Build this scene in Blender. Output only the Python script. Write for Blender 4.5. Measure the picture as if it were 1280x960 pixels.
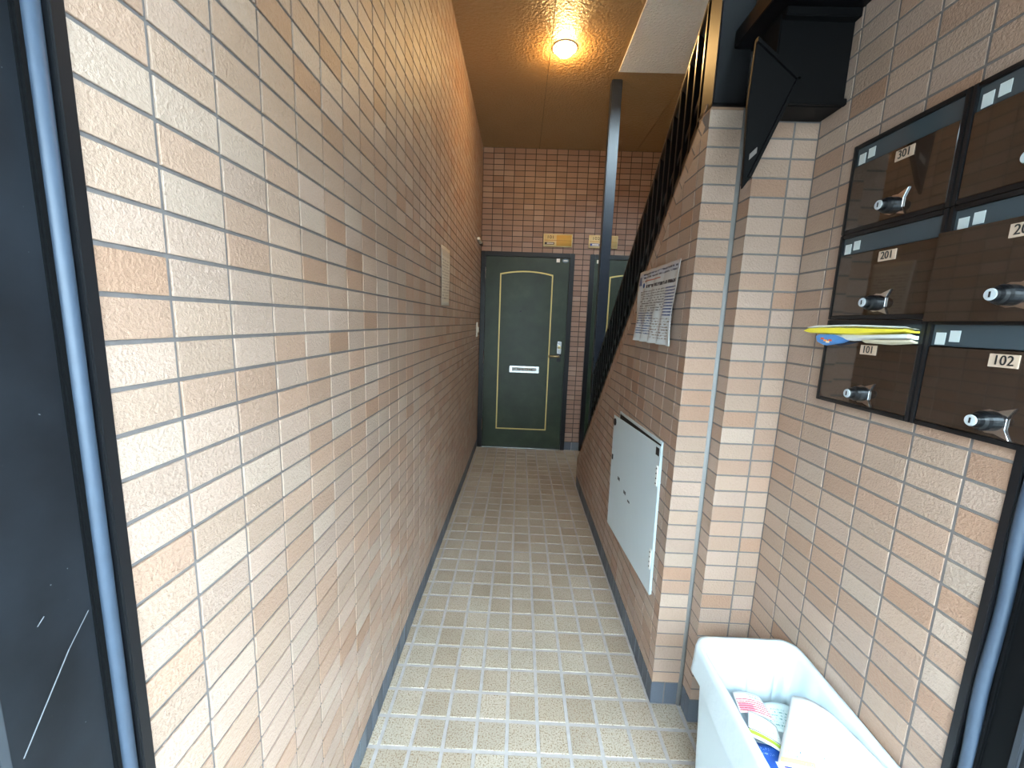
import bpy, bmesh, math, random
from mathutils import Vector, Matrix
random.seed(7)
for _o in list(bpy.data.objects): bpy.data.objects.remove(_o)
SC = bpy.context.scene
COL = SC.collection

# ------------------------------------------------------------------ camera, world, exposure
FPX, PITCH, YAW, ROLL, CAMZ = 501.29, .1545, -.0149, .0361, 1.318
def cam_basis():
    cp, sp, cy, sy = math.cos(PITCH), math.sin(PITCH), math.cos(YAW), math.sin(YAW)
    W = Vector((sy*cp, cy*cp, -sp)); R = Vector((cy, -sy, 0)); U = R.cross(W)
    return (math.cos(ROLL)*R + math.sin(ROLL)*U, -math.sin(ROLL)*R + math.cos(ROLL)*U, W)
CR, CU, CW = cam_basis()
cd = bpy.data.cameras.new('camera'); cam = bpy.data.objects.new('camera', cd); COL.objects.link(cam)
cd.sensor_fit = 'HORIZONTAL'; cd.sensor_width = 36.0; cd.lens = 36.0*FPX/1280.0; cd.clip_start = .02; cd.clip_end = 200
M = Matrix.Identity(4)
for i in range(3):
    M[i][0], M[i][1], M[i][2] = CR[i], CU[i], -CW[i]
M[2][3] = CAMZ
cam.matrix_world = M
SC.camera = cam
w = bpy.data.worlds.new('overcast_sky'); SC.world = w; w.use_nodes = True
bg = w.node_tree.nodes['Background']; bg.inputs[0].default_value = (.66, .87, 1.0, 1); bg.inputs[1].default_value = 15.5
SC.view_settings.view_transform = 'Standard'; SC.view_settings.look = 'None'
SC.view_settings.gamma = 1; SC.view_settings.use_curve_mapping = False
SC.view_settings.exposure = 1.5
LAMP_STRENGTH = 150.0

# ------------------------------------------------------------------ materials
def s2l(c):
    return tuple((x/255/12.92 if x/255 <= .04045 else ((x/255+.055)/1.055)**2.4) for x in c)
class NT:
    """small node helper"""
    def __init__(s, name):
        s.m = bpy.data.materials.new(name); s.m.use_nodes = True; s.t = s.m.node_tree
        s.b = s.t.nodes['Principled BSDF']
    def n(s, kind, **kw):
        x = s.t.nodes.new(kind)
        for k, v in kw.items(): setattr(x, k, v)
        return x
    def set(s, sock, v):
        if hasattr(v, 'is_output') or isinstance(v, bpy.types.NodeSocket): s.t.links.new(v, sock)
        elif isinstance(v, (tuple, list)) and len(v) == 3 and sock.type == 'RGBA': sock.default_value = (*v, 1)
        else: sock.default_value = v
    def math(s, op, a, b=0.0, c=None):
        x = s.n('ShaderNodeMath', operation=op); s.set(x.inputs[0], a); s.set(x.inputs[1], b)
        if c is not None: s.set(x.inputs[2], c)
        return x.outputs[0]
    def mix(s, f, a, b, mode='MIX'):
        x = s.n('ShaderNodeMix', data_type='RGBA', blend_type=mode)
        s.set(x.inputs[0], f); s.set(x.inputs[6], a); s.set(x.inputs[7], b); return x.outputs[2]
    def noise(s, vec, scale, detail=2.0, rough=.5):
        x = s.n('ShaderNodeTexNoise'); s.t.links.new(vec, x.inputs['Vector'])
        x.inputs['Scale'].default_value = scale; x.inputs['Detail'].default_value = detail; x.inputs['Roughness'].default_value = rough
        return x.outputs[0]
    def ramp(s, f, stops, interp='LINEAR'):
        x = s.n('ShaderNodeValToRGB'); s.set(x.inputs[0], f); e = x.color_ramp; e.interpolation = interp
        while len(e.elements) < len(stops): e.elements.new(.5)
        for el, (p, c) in zip(e.elements, stops): el.position = p; el.color = (*c, 1) if len(c) == 3 else c
        return x.outputs[0]
    def pos(s): return s.n('ShaderNodeNewGeometry').outputs['Position']
    def uv(s):
        x = s.n('ShaderNodeTexCoord').outputs['UV']; y = s.n('ShaderNodeSeparateXYZ'); s.t.links.new(x, y.inputs[0])
        return x, y.outputs[0], y.outputs[1]
    def bump(s, h, strength, dist):
        x = s.n('ShaderNodeBump'); x.inputs['Strength'].default_value = strength; x.inputs['Distance'].default_value = dist
        s.t.links.new(h, x.inputs['Height']); s.t.links.new(x.outputs[0], s.b.inputs['Normal'])
    def fin(s, col, rough=.5, metal=0.0, spec=.5):
        s.set(s.b.inputs['Base Color'], col); s.set(s.b.inputs['Roughness'], rough)
        s.b.inputs['Metallic'].default_value = metal; s.b.inputs['Specular IOR Level'].default_value = spec
        return s.m
def plain(name, rgb, rough=.5, metal=0.0, spec=.5, grain=0.0, gscale=60.0, bump=0.0):
    t = NT(name); c = s2l(rgb)
    if grain or bump:
        nz = t.noise(t.pos(), gscale, 3.0)
        if bump: t.bump(nz, bump, .002)
        if grain:
            c = t.mix(nz, tuple(x*(1-grain) for x in c), tuple(min(1, x*(1+grain)) for x in c))
    return t.fin(c, rough, metal, spec)
def tile_mat(name, stops, nscale, bstr, bdist, rough, speck=None):
    """glazed tile: the hue of each tile comes from its own 'tint' value"""
    t = NT(name)
    a = t.n('ShaderNodeAttribute', attribute_type='OBJECT', attribute_name='tint').outputs['Fac']
    g = t.n('ShaderNodeAttribute', attribute_type='GEOMETRY', attribute_name='tint').outputs['Fac']
    v = t.math('ADD', a, g)
    col = t.ramp(v, [(p, s2l(c)) for p, c in stops], 'CONSTANT')
    j = t.math('FRACT', t.math('MULTIPLY', v, 37.7))
    col = t.mix(1.0, col, t.ramp(j, [(0, (.90,)*3), (1, (1.06,)*3)]), 'MULTIPLY')
    p = t.pos(); nz = t.noise(p, nscale, 3.0, .6)
    if speck:
        sp = t.noise(p, speck[0], 2.0, .7)
        col = t.mix(t.ramp(sp, [(speck[2], (0,)*3), (speck[3], (1,)*3)]), col, s2l(speck[1]))
        big = t.noise(p, 3.0, 4.0, .6)
        col = t.mix(t.ramp(big, [(.32, (.35,)*3), (.55, (0,)*3)]), col, t.mix(1.0, col, (.62, .60, .55), 'MULTIPLY'))
    else:
        col = t.mix(t.ramp(nz, [(.3, (.35,)*3), (.6, (0,)*3)]), col, t.mix(1.0, col, (.86, .84, .82), 'MULTIPLY'))
    t.bump(nz, bstr, bdist)
    return t.fin(col, rough, 0, .35)
MAT = {}
MAT['tile'] = tile_mat('wall_tile_glaze', [(0, (170, 145, 128)), (.30, (173, 149, 134)), (.56, (168, 138, 119)), (.74, (175, 154, 139)), (.84, (170, 142, 124)), (.94, (163, 130, 109))], 190, .85, .0028, .42)
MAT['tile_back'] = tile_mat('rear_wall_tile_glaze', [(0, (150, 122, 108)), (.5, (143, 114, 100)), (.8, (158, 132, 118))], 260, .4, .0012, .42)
MAT['floor_tile'] = tile_mat('floor_tile_stoneware', [(0, (164, 152, 138)), (.4, (168, 157, 143)), (.75, (160, 147, 132))], 330, .6, .0014, .5, (210, (122, 100, 74), .50, .64))
MAT['slate'] = tile_mat('skirting_tile_slate', [(0, (88, 94, 104)), (.5, (78, 84, 94)), (.8, (98, 104, 112))], 180, .5, .0015, .5)
MAT['grout'] = plain('wall_grout', (112, 106, 105), .85, grain=.18, gscale=90)
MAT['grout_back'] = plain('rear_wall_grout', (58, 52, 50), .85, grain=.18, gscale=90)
MAT['floor_grout'] = plain('floor_grout', (158, 152, 150), .85, grain=.2, gscale=40)
MAT['skirt_grout'] = plain('skirting_grout', (176, 178, 180), .85)
MAT['caulk'] = plain('grey_sealant', (140, 140, 140), .6, grain=.12, gscale=25)
MAT['black'] = plain('black_gloss_paint', (9, 9, 12), .28, grain=.3, gscale=14, bump=.08)
MAT['black_soft'] = plain('black_steel_paint', (12, 13, 17), .45, grain=.3, gscale=10)
MAT['post'] = plain('blue_black_post_paint', (28, 34, 46), .34, grain=.25, gscale=18)
MAT['seal'] = plain('blue_grey_rubber_seal', (58, 70, 86), .5, grain=.2, gscale=40)
MAT['mortar'] = plain('plaster_edge', (150, 118, 96), .8, grain=.1)
MAT['white'] = plain('white_plastic', (232, 232, 228), .4)
MAT['bin'] = plain('white_bin_plastic', (196, 209, 215), .35)
MAT['steel'] = plain('brushed_steel', (190, 192, 195), .25, 1.0)
MAT['chrome'] = plain('chrome', (225, 228, 232), .1, 1.0)
MAT['gold'] = plain('brass_inlay', (205, 186, 120), .38, 0.35)
MAT['brass'] = plain('worn_brass', (196, 180, 140), .28, 1.0)
MAT['dark'] = plain('shadowed_void', (10, 10, 12), .7)  # near-black colour stands for shade inside slots and gaps
MAT['pale_grey'] = plain('pale_grey_metal', (186, 192, 196), .45, grain=.05)
MAT['lip'] = plain('worn_grey_lip', (46, 50, 56), .6)
MAT['pavement'] = plain('street_concrete', (112, 112, 110), .9, grain=.15, gscale=8)
MAT['facade'] = plain('facade_render', (112, 106, 100), .85, grain=.1)
MAT['white_paint'] = plain('stairwell_white_paint', (214, 210, 202), .7, grain=.06)
MAT['frame_black'] = plain('door_frame_paint', (16, 19, 26), .35)
def textured_ceiling(name, rgb):
    t = NT(name); p = t.pos(); n1 = t.noise(p, 62, 3.0, .6); n2 = t.noise(p, 4, 2.0)
    t.bump(n1, 1.0, .010)
    c = s2l(rgb); return t.fin(t.mix(n2, tuple(x*.92 for x in c), tuple(x*1.06 for x in c)), .42, 0, .5)
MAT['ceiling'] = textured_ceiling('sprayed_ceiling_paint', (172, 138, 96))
MAT['white_sprayed'] = textured_ceiling('white_sprayed_wall_paint', (242, 240, 236))
def door_green():
    t = NT('dark_green_door_paint'); p = t.pos(); nz = t.noise(p, 5, 4.0, .6)
    return t.fin(t.ramp(nz, [(.3, s2l((30, 42, 32))), (.55, s2l((38, 52, 39))), (.75, s2l((52, 64, 48)))]), .38)
MAT['green'] = door_green()
SCR = [((.361, 1.011), (.340, .985), .0004), ((.340, .985), (.295, .915), .0006), ((.325, 1.033), (.319, 1.027), .0005)]   # scratches on the left jamb (y, z)
def scratched():
    t = NT('scratched_black_jamb'); p = t.pos(); nz = t.noise(p, 9, 4.0, .6)
    sp = t.noise(p, 190, 1.0)
    c = t.ramp(nz, [(.3, s2l((12, 14, 18))), (.7, s2l((28, 32, 38)))])
    c = t.mix(t.ramp(sp, [(.80, (0,)*3), (.84, (.5,)*3)]), c, s2l((150, 155, 160)))
    sx = t.n('ShaderNodeSeparateXYZ'); t.t.links.new(p, sx.inputs[0])
    for (ya, za), (yb, zb), wd in SCR:
        L = math.hypot(yb-ya, zb-za); dy, dz = (yb-ya)/L, (zb-za)/L
        ry = t.math('SUBTRACT', sx.outputs[1], ya); rz = t.math('SUBTRACT', sx.outputs[2], za)
        al = t.math('ADD', t.math('MULTIPLY', ry, dy), t.math('MULTIPLY', rz, dz))
        ac = t.math('ABSOLUTE', t.math('SUBTRACT', t.math('MULTIPLY', ry, dz), t.math('MULTIPLY', rz, dy)))
        m = t.math('MULTIPLY', t.math('LESS_THAN', ac, wd), t.math('MULTIPLY', t.math('GREATER_THAN', al, 0.0), t.math('LESS_THAN', al, L)))
        c = t.mix(m, c, s2l((120, 124, 128)))
    return t.fin(c, .45, 0, .3)
MAT['jamb'] = scratched()
def acrylic():
    t = NT('smoked_brown_acrylic'); t.b.inputs['Coat Weight'].default_value = .5; t.b.inputs['Coat IOR'].default_value = 1.6; t.b.inputs['Coat Roughness'].default_value = .02; nz = t.noise(t.pos(), 6, 2.0)
    return t.fin(t.mix(nz, s2l((42, 31, 25)), s2l((54, 41, 33))), .05, 0, .7)
MAT['acrylic'] = acrylic()
MAT['flap'] = plain('dark_grey_slot_flap', (62, 72, 78), .15)
MAT['lens'] = plain('flap_label', (196, 205, 206), .4)
MAT['label'] = plain('beige_number_plate', (196, 172, 152), .4)
MAT['ink'] = plain('black_ink', (24, 24, 26), .5)
MAT['lock_black'] = plain('black_lock_plastic', (14, 15, 18), .32, spec=.35)
MAT['beam_black'] = plain('matt_black_beam_paint', (7, 7, 9), .6, spec=.2)
MAT['deep_black'] = plain('deep_black_jamb_paint', (8, 9, 11), .6, spec=.12)
MAT['keyhole'] = plain('keyhole_black', (20, 20, 22), .5)
MAT['panel'] = plain('light_grey_enamel', (200, 212, 218), .3, grain=.04, gscale=6)
MAT['bag'] = None
def bag():
    t = NT('translucent_white_bag'); t.b.inputs['Subsurface Weight'].default_value = .0
    nz = t.noise(t.pos(), 45, 3.0); t.bump(nz, .25, .004)
    return t.fin(s2l((196, 207, 212)), .3)
MAT['bag'] = bag()
def emis(name, rgb, st):
    t = NT(name); t.b.inputs['Emission Color'].default_value = (*rgb, 1); t.b.inputs['Emission Strength'].default_value = st
    return t.fin((.9, .9, .85), .4)
MAT['bulb'] = emis('lit_warm_bulb', (1.0, .60, .22), LAMP_STRENGTH)
def printed(name, paper, rects=(), lines=(), rough=.5):
    """paper with flat print: rects (u0,u1,v0,v1,rgb); lines (u0,u1,v0,v1,count,rgb,cover)"""
    t = NT(name); uv, u, v = t.uv(); col = s2l(paper)
    def win(x, a, b): return t.math('MULTIPLY', t.math('GREATER_THAN', x, a), t.math('LESS_THAN', x, b))
    for u0, u1, v0, v1, rgb in rects:
        col = t.mix(t.math('MULTIPLY', win(u, u0, u1), win(v, v0, v1)), col, s2l(rgb))
    for k, (u0, u1, v0, v1, cnt, rgb, cover) in enumerate(lines):
        fr = t.math('FRACT', t.math('MULTIPLY', t.math('SUBTRACT', v, v0), cnt/(v1-v0)))
        row = win(fr, .25, .72)
        mp = t.n('ShaderNodeMapping'); t.t.links.new(uv, mp.inputs[0]); mp.inputs['Scale'].default_value = (1.0, .25*cnt/(v1-v0)/10, 1); mp.inputs['Location'].default_value = (k*3.1, k*1.7, 0)
        ch = t.noise(mp.outputs[0], 46/(u1-u0)*.5, 2.0, .7)
        m = t.math('MULTIPLY', t.math('MULTIPLY', win(u, u0, u1), win(v, v0, v1)), t.math('MULTIPLY', row, t.math('GREATER_THAN', ch, 1-cover)))
        col = t.mix(m, col, s2l(rgb))
    return t.fin(col, rough)

# ------------------------------------------------------------------ mesh helpers
def link(name, me, mat=None, parent=None, smooth=False):
    o = bpy.data.objects.new(name, me); COL.objects.link(o)
    if mat is not None and len(me.materials) == 0: me.materials.append(mat if not isinstance(mat, str) else MAT[mat])
    if parent is not None: o.parent = parent
    if smooth:
        for p in me.polygons: p.use_smooth = True
    return o
def tag(o, label, cat=None, group=None, kind=None):
    o['label'] = label
    if cat: o['category'] = cat
    if group: o['group'] = group
    if kind: o['kind'] = kind
    return o
def empty(name, loc=(0, 0, 0), rot=(0, 0, 0)):
    o = bpy.data.objects.new(name, None); o.empty_display_size = .05; COL.objects.link(o); o.location = loc; o.rotation_euler = rot; return o
class MB:
    def __init__(s): s.v = []; s.f = []
    def box(s, x0, x1, y0, y1, z0, z1):
        b = len(s.v); s.v += [(x, y, z) for z in (z0, z1) for y in (y0, y1) for x in (x0, x1)]
        s.f += [tuple(b+i for i in q) for q in ((0, 2, 3, 1), (4, 5, 7, 6), (0, 1, 5, 4), (2, 6, 7, 3), (0, 4, 6, 2), (1, 3, 7, 5))]; return s
    def prism(s, pts, d):
        """closed polygon of 3D points, extruded along vector d"""
        b = len(s.v); n = len(pts); s.v += [tuple(p) for p in pts] + [(p[0]+d[0], p[1]+d[1], p[2]+d[2]) for p in pts]
        s.f += [tuple(range(b+n-1, b-1, -1)), tuple(range(b+n, b+2*n))]
        s.f += [(b+i, b+(i+1) % n, b+n+(i+1) % n, b+n+i) for i in range(n)]; return s
    def tube(s, pts, r, n=10, cap=True):
        pts = [Vector(p) for p in pts]; b = len(s.v); up = Vector((0, 0, 1))
        for i, p in enumerate(pts):
            d = (pts[min(i+1, len(pts)-1)]-pts[max(i-1, 0)]).normalized()
            a = d.cross(up if abs(d.z) < .95 else Vector((1, 0, 0))).normalized(); c = d.cross(a)
            rr = r[i] if isinstance(r, (list, tuple)) else r
            s.v += [tuple(p + rr*(math.cos(2*math.pi*k/n)*a + math.sin(2*math.pi*k/n)*c)) for k in range(n)]
        for i in range(len(pts)-1):
            s.f += [(b+i*n+k, b+i*n+(k+1) % n, b+(i+1)*n+(k+1) % n, b+(i+1)*n+k) for k in range(n)]
        if cap: s.f += [tuple(range(b+n-1, b-1, -1)), tuple(b+(len(pts)-1)*n+k for k in range(n))]
        return s
    def lathe(s, prof, o, ax, n=24):
        """profile of (radius, height) spun round axis ax through o"""
        o = Vector(o); ax = Vector(ax).normalized(); a = ax.orthogonal().normalized(); c = ax.cross(a); b = len(s.v)
        for r, h in prof: s.v += [tuple(o + ax*h + r*(math.cos(2*math.pi*k/n)*a + math.sin(2*math.pi*k/n)*c)) for k in range(n)]
        for i in range(len(prof)-1):
            s.f += [(b+i*n+k, b+i*n+(k+1) % n, b+(i+1)*n+(k+1) % n, b+(i+1)*n+k) for k in range(n)]
        s.f += [tuple(range(b+n-1, b-1, -1)), tuple(b+(len(prof)-1)*n+k for k in range(n))]
        return s
    def mesh(s, name, bevel=0.0, seg=2):
        me = bpy.data.meshes.new(name); me.from_pydata(s.v, [], s.f); bm = bmesh.new(); bm.from_mesh(me)
        bmesh.ops.recalc_face_normals(bm, faces=bm.faces)
        if bevel: bmesh.ops.bevel(bm, geom=[e for e in bm.edges if e.is_manifold and e.calc_face_angle(0) > .5], offset=bevel, segments=seg, affect='EDGES', clamp_overlap=True)
        bm.to_mesh(me); bm.free(); return me
    def build(s, name, mat, parent=None, bevel=0.0, seg=2, smooth=False):
        return link(name, s.mesh(name, bevel, seg), mat, parent, smooth)
def box(name, mat, parent, *b, bevel=.002): return MB().box(*b).build(name, mat, parent, bevel)
def text_mesh(txt, size, depth=.0006):
    cu = bpy.data.curves.new('numerals', 'FONT'); cu.body = txt; cu.size = size; cu.extrude = depth; cu.align_x = 'CENTER'; cu.align_y = 'CENTER'; cu.resolution_u = 3
    o = bpy.data.objects.new('numerals', cu); COL.objects.link(o); bpy.context.view_layer.update()
    me = bpy.data.meshes.new_from_object(o.evaluated_get(bpy.context.evaluated_depsgraph_get()))
    bpy.data.objects.remove(o); bpy.data.curves.remove(cu); return me
def axes(U, V, o):
    U, V = Vector(U).normalized(), Vector(V).normalized(); N = U.cross(V); m = Matrix.Identity(4)
    for i in range(3): m[i][0], m[i][1], m[i][2], m[i][3] = U[i], V[i], N[i], o[i]
    return m
def text(txt, size, at, U, V, parent, mat='ink', name='numerals', sx=1.0):
    me = text_mesh(txt, size)
    if sx != 1.0:
        for v in me.vertices: v.co.x *= sx
    o = link(name, me, mat, None); o.matrix_world = axes(U, V, at); o.parent = parent
    o.matrix_parent_inverse = (parent_world(parent)).inverted(); return o
def parent_world(p):
    m = p.matrix_basis.copy()
    return m if p.parent is None else parent_world(p.parent) @ p.matrix_parent_inverse @ m
def adopt(o, parent):
    o.parent = parent; o.matrix_parent_inverse = parent_world(parent).inverted(); return o
def sheet(name, corners, mat, n=(14, 10), fn=None, thick=.0007, parent=None):
    """curved sheet of paper: corners TL, TR, BR, BL; fn(u,v) gives the offset along the normal"""
    a, b, c, d = [Vector(p) for p in corners]; nx, ny = n
    N = (b-a).cross(d-a).normalized(); vs, uvs, fs = [], [], []
    for j in range(ny+1):
        for i in range(nx+1):
            u, v = i/nx, j/ny; p = (a*(1-u)+b*u)*(1-v) + (d*(1-u)+c*u)*v
            if fn: p = p - N*fn(u, v)
            vs.append(p); uvs.append((u, 1-v))
    k = len(vs); vs += [p + N*thick for p in vs]
    q = lambda i, j: j*(nx+1)+i
    for j in range(ny):
        for i in range(nx):
            f = (q(i, j), q(i+1, j), q(i+1, j+1), q(i, j+1)); fs += [f[::-1] if True else f, tuple(x+k for x in f)]
    rim = [q(i, 0) for i in range(nx)] + [q(nx, j) for j in range(ny)] + [q(i, ny) for i in range(nx, 0, -1)] + [q(0, j) for j in range(ny, 0, -1)]
    fs += [(rim[i], rim[(i+1) % len(rim)], rim[(i+1) % len(rim)]+k, rim[i]+k) for i in range(len(rim))]
    me = bpy.data.meshes.new(name); me.from_pydata([tuple(p) for p in vs], [], fs); ul = me.uv_layers.new(name='UVMap')
    for l in me.loops: ul.data[l.index].uv = uvs[l.vertex_index % k]
    bm = bmesh.new(); bm.from_mesh(me); bmesh.ops.recalc_face_normals(bm, faces=bm.faces); bm.to_mesh(me); bm.free()
    return link(name, me, mat, parent, True)

# ------------------------------------------------------------------ tile fields
def clip(poly, region):
    """Sutherland-Hodgman, both convex, region anticlockwise"""
    out = poly
    for i in range(len(region)):
        (ax, ay), (bx, by) = region[i], region[(i+1) % len(region)]
        inp, out = out, []
        if not inp: break
        sd = lambda p: (bx-ax)*(p[1]-ay) - (by-ay)*(p[0]-ax)
        for j in range(len(inp)):
            p, q = inp[j], inp[(j+1) % len(inp)]; sp, sq = sd(p), sd(q)
            if sp >= -1e-9: out.append(p)
            if (sp > 1e-9 and sq < -1e-9) or (sp < -1e-9 and sq > 1e-9):
                t = sp/(sp-sq); out.append((p[0]+(q[0]-p[0])*t, p[1]+(q[1]-p[1])*t))
    return out
def area(p): return .5*sum(p[i][0]*p[(i+1) % len(p)][1]-p[(i+1) % len(p)][0]*p[i][1] for i in range(len(p)))
def on_image(P):
    p = Vector(P) - Vector((0, 0, CAMZ)); z = p.dot(CW)
    if z < .05: return None
    return 640+FPX*p.dot(CR)/z, 480-FPX*p.dot(CU)/z
def inset(poly, d):
    cx = sum(p[0] for p in poly)/len(poly); cy = sum(p[1] for p in poly)/len(poly); o = []
    for x, y in poly:
        dx, dy = cx-x, cy-y; o.append((x+math.copysign(min(d, abs(dx)*.4), dx), y+math.copysign(min(d, abs(dy)*.4), dy)))
    return o
def tile_geo(poly, h, ch, lift=0.0):
    n = len(poly); ip = inset(poly, ch)
    v = [(x, y, -.001) for x, y in poly] + [(x, y, h-ch+lift) for x, y in poly] + [(x, y, h+lift) for x, y in ip]
    f = [(r*n+i, r*n+(i+1) % n, (r+1)*n+(i+1) % n, (r+1)*n+i) for r in (0, 1) for i in range(n)] + [tuple(range(2*n, 3*n))]
    return v, f
def tile_field(parent, name, o, U, V, u0, v0, pu, pv, joint, regions, mat, h=.0017, ch=.0005, keep=300):
    """grid of tiles clipped to convex regions; the largest in view are objects, the others one joined part"""
    U, V, O = Vector(U).normalized(), Vector(V).normalized(), Vector(o); N = U.cross(V); cells = []
    W3 = lambda p: O + U*p[0] + V*p[1] + N*h
    for reg in regions:
        if area(reg) < 0: reg = reg[::-1]
        us = [p[0] for p in reg]; vs = [p[1] for p in reg]
        for i in range(math.floor((min(us)-u0)/pu), math.ceil((max(us)-u0)/pu)):
            for j in range(math.floor((min(vs)-v0)/pv), math.ceil((max(vs)-v0)/pv)):
                a, b = u0+i*pu+joint/2, v0+j*pv+joint/2; c, d = a+pu-joint, b+pv-joint
                p = clip([(a, b), (c, b), (c, d), (a, d)], reg)
                if len(p) < 3 or area(p) < 6e-5: continue
                q = []
                for x in p:
                    if not q or math.hypot(x[0]-q[-1][0], x[1]-q[-1][1]) > 1e-5: q.append(x)
                if len(q) > 2 and math.hypot(q[0][0]-q[-1][0], q[0][1]-q[-1][1]) < 1e-5: q.pop()
                if len(q) < 3: continue
                full = len(q) == 4 and abs(area(q)-(pu-joint)*(pv-joint)) < 1e-7
                im = [on_image(W3(x)) for x in q]; sz = 0
                if all(im):
                    im = [(min(max(x, 0), 1280), min(max(y, 0), 960)) for x, y in im]; sz = abs(area(im))
                cells.append((sz, q, full, random.random()*.98+.01, random.uniform(-.0003, .0003)))
    cells.sort(key=lambda c: -c[0])
    shared = None; R = axes(U, V, (0, 0, 0)); sv, sf, stt = [], [], []; made = 0
    for k, (sz, q, full, tint, lift) in enumerate(cells):
        if k < keep and sz > 3:
            cx = sum(p[0] for p in q)/len(q); cy = sum(p[1] for p in q)/len(q); loc = [(p[0]-cx, p[1]-cy) for p in q]
            if full and shared is not None: me = shared
            else:
                v, f = tile_geo(loc, h, ch); me = bpy.data.meshes.new(name); me.from_pydata(v, [], f); me.materials.append(MAT[mat])
                if full: shared = me
            ob = bpy.data.objects.new(name, me); COL.objects.link(ob); ob.parent = parent
            mm = R.copy(); w0 = O + U*cx + V*cy + N*lift
            for i in range(3): mm[i][3] = w0[i]
            ob.matrix_parent_inverse = parent_world(parent).inverted(); ob.matrix_basis = mm
            ob['tint'] = tint; made += 1
        else:
            v, f = tile_geo(q, h, ch, lift); b = len(sv)
            sv += [tuple(O + U*x + V*y + N*z) for x, y, z in v]; sf += [tuple(b+i for i in g) for g in f]; stt += [tint]*len(f)
    if sv:
        me = bpy.data.meshes.new(name+'_field'); me.from_pydata(sv, [], sf); at = me.attributes.new('tint', 'FLOAT', 'FACE')
        at.data.foreach_set('value', stt); ob = adopt(link(name+'_field', me, mat), parent); ob['kind'] = 'stuff'
    return made
def rect(a, b, c, d): return [(a, c), (b, c), (b, d), (a, d)]

# ------------------------------------------------------------------ room shell
CEIL = 2.94; YB = 4.085; XP = .51; YP1 = 1.24; YP2 = 1.178; XP2 = .6153; XR = .777; TH = .0017; SK = .085
S0, SY, SM = 1.95, 1.27, .913
slope = lambda y: S0 - SM*(y-SY)
# left wall, turned a hair so that it runs with the photo's corner
la = .004; LU = Vector((math.sin(la), math.cos(la), 0)); LN = LU.cross(Vector((0, 0, 1)))
LO = Vector((-.4265, 0, 0)) - LN*TH
wl = MB().prism([(-.4265-TH, .396, 0), (-.4265-TH+.004*3.84, 4.2, 0), (-.60, 4.2, 0), (-.60, .396, 0)], (0, 0, 3.1)).build('wall_left', 'grout')
tag(wl, 'long beige tiled wall running down the left side of the passage', 'wall', kind='structure')
tile_field(wl, 'tile', LO, LU, (0, 0, 1), .4897, .031, .1, .05, .0055, [rect(.404, YB, SK+.002, CEIL)], 'tile')
bl = MB().prism([(-.4265-TH+.0005, .40, 0), (-.4265-TH+.0005+.004*3.684, YB, 0), (-.4465, YB, 0), (-.4465, .40, 0)], (0, 0, SK)).build('baseboard_left', 'skirt_grout')
tag(bl, 'row of dark slate skirting tiles along the left wall', 'baseboard', kind='structure')
tile_field(bl, 'skirting_tile', LO+LN*.0005, LU, (0, 0, 1), .4397, 0, .05, .09, .0055, [rect(.404, YB, .001, SK)], 'slate')
# back wall with openings for the two doors
DX = [(-.406, .509), (.660, 1.575)]; DZ = 1.992
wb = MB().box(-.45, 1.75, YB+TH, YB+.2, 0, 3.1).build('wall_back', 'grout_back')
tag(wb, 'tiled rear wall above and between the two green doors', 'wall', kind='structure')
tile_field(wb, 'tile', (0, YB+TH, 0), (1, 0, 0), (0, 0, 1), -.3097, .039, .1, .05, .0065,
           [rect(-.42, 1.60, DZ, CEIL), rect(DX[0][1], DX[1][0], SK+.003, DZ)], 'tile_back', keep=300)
bb = MB().box(DX[0][1], DX[1][0], YB-.002, YB+TH, 0, SK).build('baseboard_back', 'skirt_grout')
tag(bb, 'short grey plinth at the foot of the tiled strip between the doors', 'baseboard', kind='structure')
tile_field(bb, 'skirting_tile', (0, YB-.002, 0), (1, 0, 0), (0, 0, 1), DX[0][1], 0, .0755, .09, .003, [rect(DX[0][1], DX[1][0], .001, SK)], 'slate')
# wall under the stair: sloping top, short end at the foot
YE = 3.15; XG = XP+TH
ws = MB().prism([(XG, 1.29, 0), (XG, YE, 0), (XG, YE, slope(YE)-.004), (XG, 1.29, slope(1.29)-.004)], (.042, 0, 0)).build('wall_stair', 'grout')
tag(ws, 'low tiled wall with a sloping top carrying the stair on the right', 'wall', kind='structure')
k = math.hypot(1, SM); off = .05*k
# coordinates on this wall: u = -y
tile_field(ws, 'tile', (XG, 0, 0), (0, -1, 0), (0, 0, 1), -1.29, .028, .1, .05, .0055,
           [[(-YE, SK+.002), (-1.29, SK+.002), (-1.29, slope(1.29)-off), (-YE, slope(YE)-off)]], 'tile')
tile_field(ws, 'tile', (XG, 0, 0), (0, -1, 0), (0, 0, 1), -1.29, .028, .0525, .05, .0055, [rect(-1.29, -YP1+.0, SK+.002, 1.878)], 'tile')
SU = Vector((0, -1, SM)).normalized(); SV = Vector((0, 0, 1)) - SU*SU.z; SV.normalize()
tile_field(ws, 'edge_tile', (XG, YE, slope(YE)), SU, SV, .0, -.05, .054, .05, .005, [rect(.0, (YE-1.297)*k, -.047, -.004)], 'tile')
MB().prism([(XP, YE, slope(YE)-.006), (XP, SY, S0-.006), (XP, SY, S0+.004), (XP, YE, slope(YE)+.004)], (.05, 0, 0)).build('capping', 'mortar', ws)
MB().box(XP, XP+.05, YE-.001, YE+.012, 0, slope(YE)).build('end_plaster', 'mortar', ws)
br = MB().box(XG-.0005, XG+.02, YP1+TH, YE, 0, SK).build('baseboard_right', 'skirt_grout')
tag(br, 'dark slate skirting tiles at the foot of the sloping stair wall', 'baseboard', kind='structure')
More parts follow.
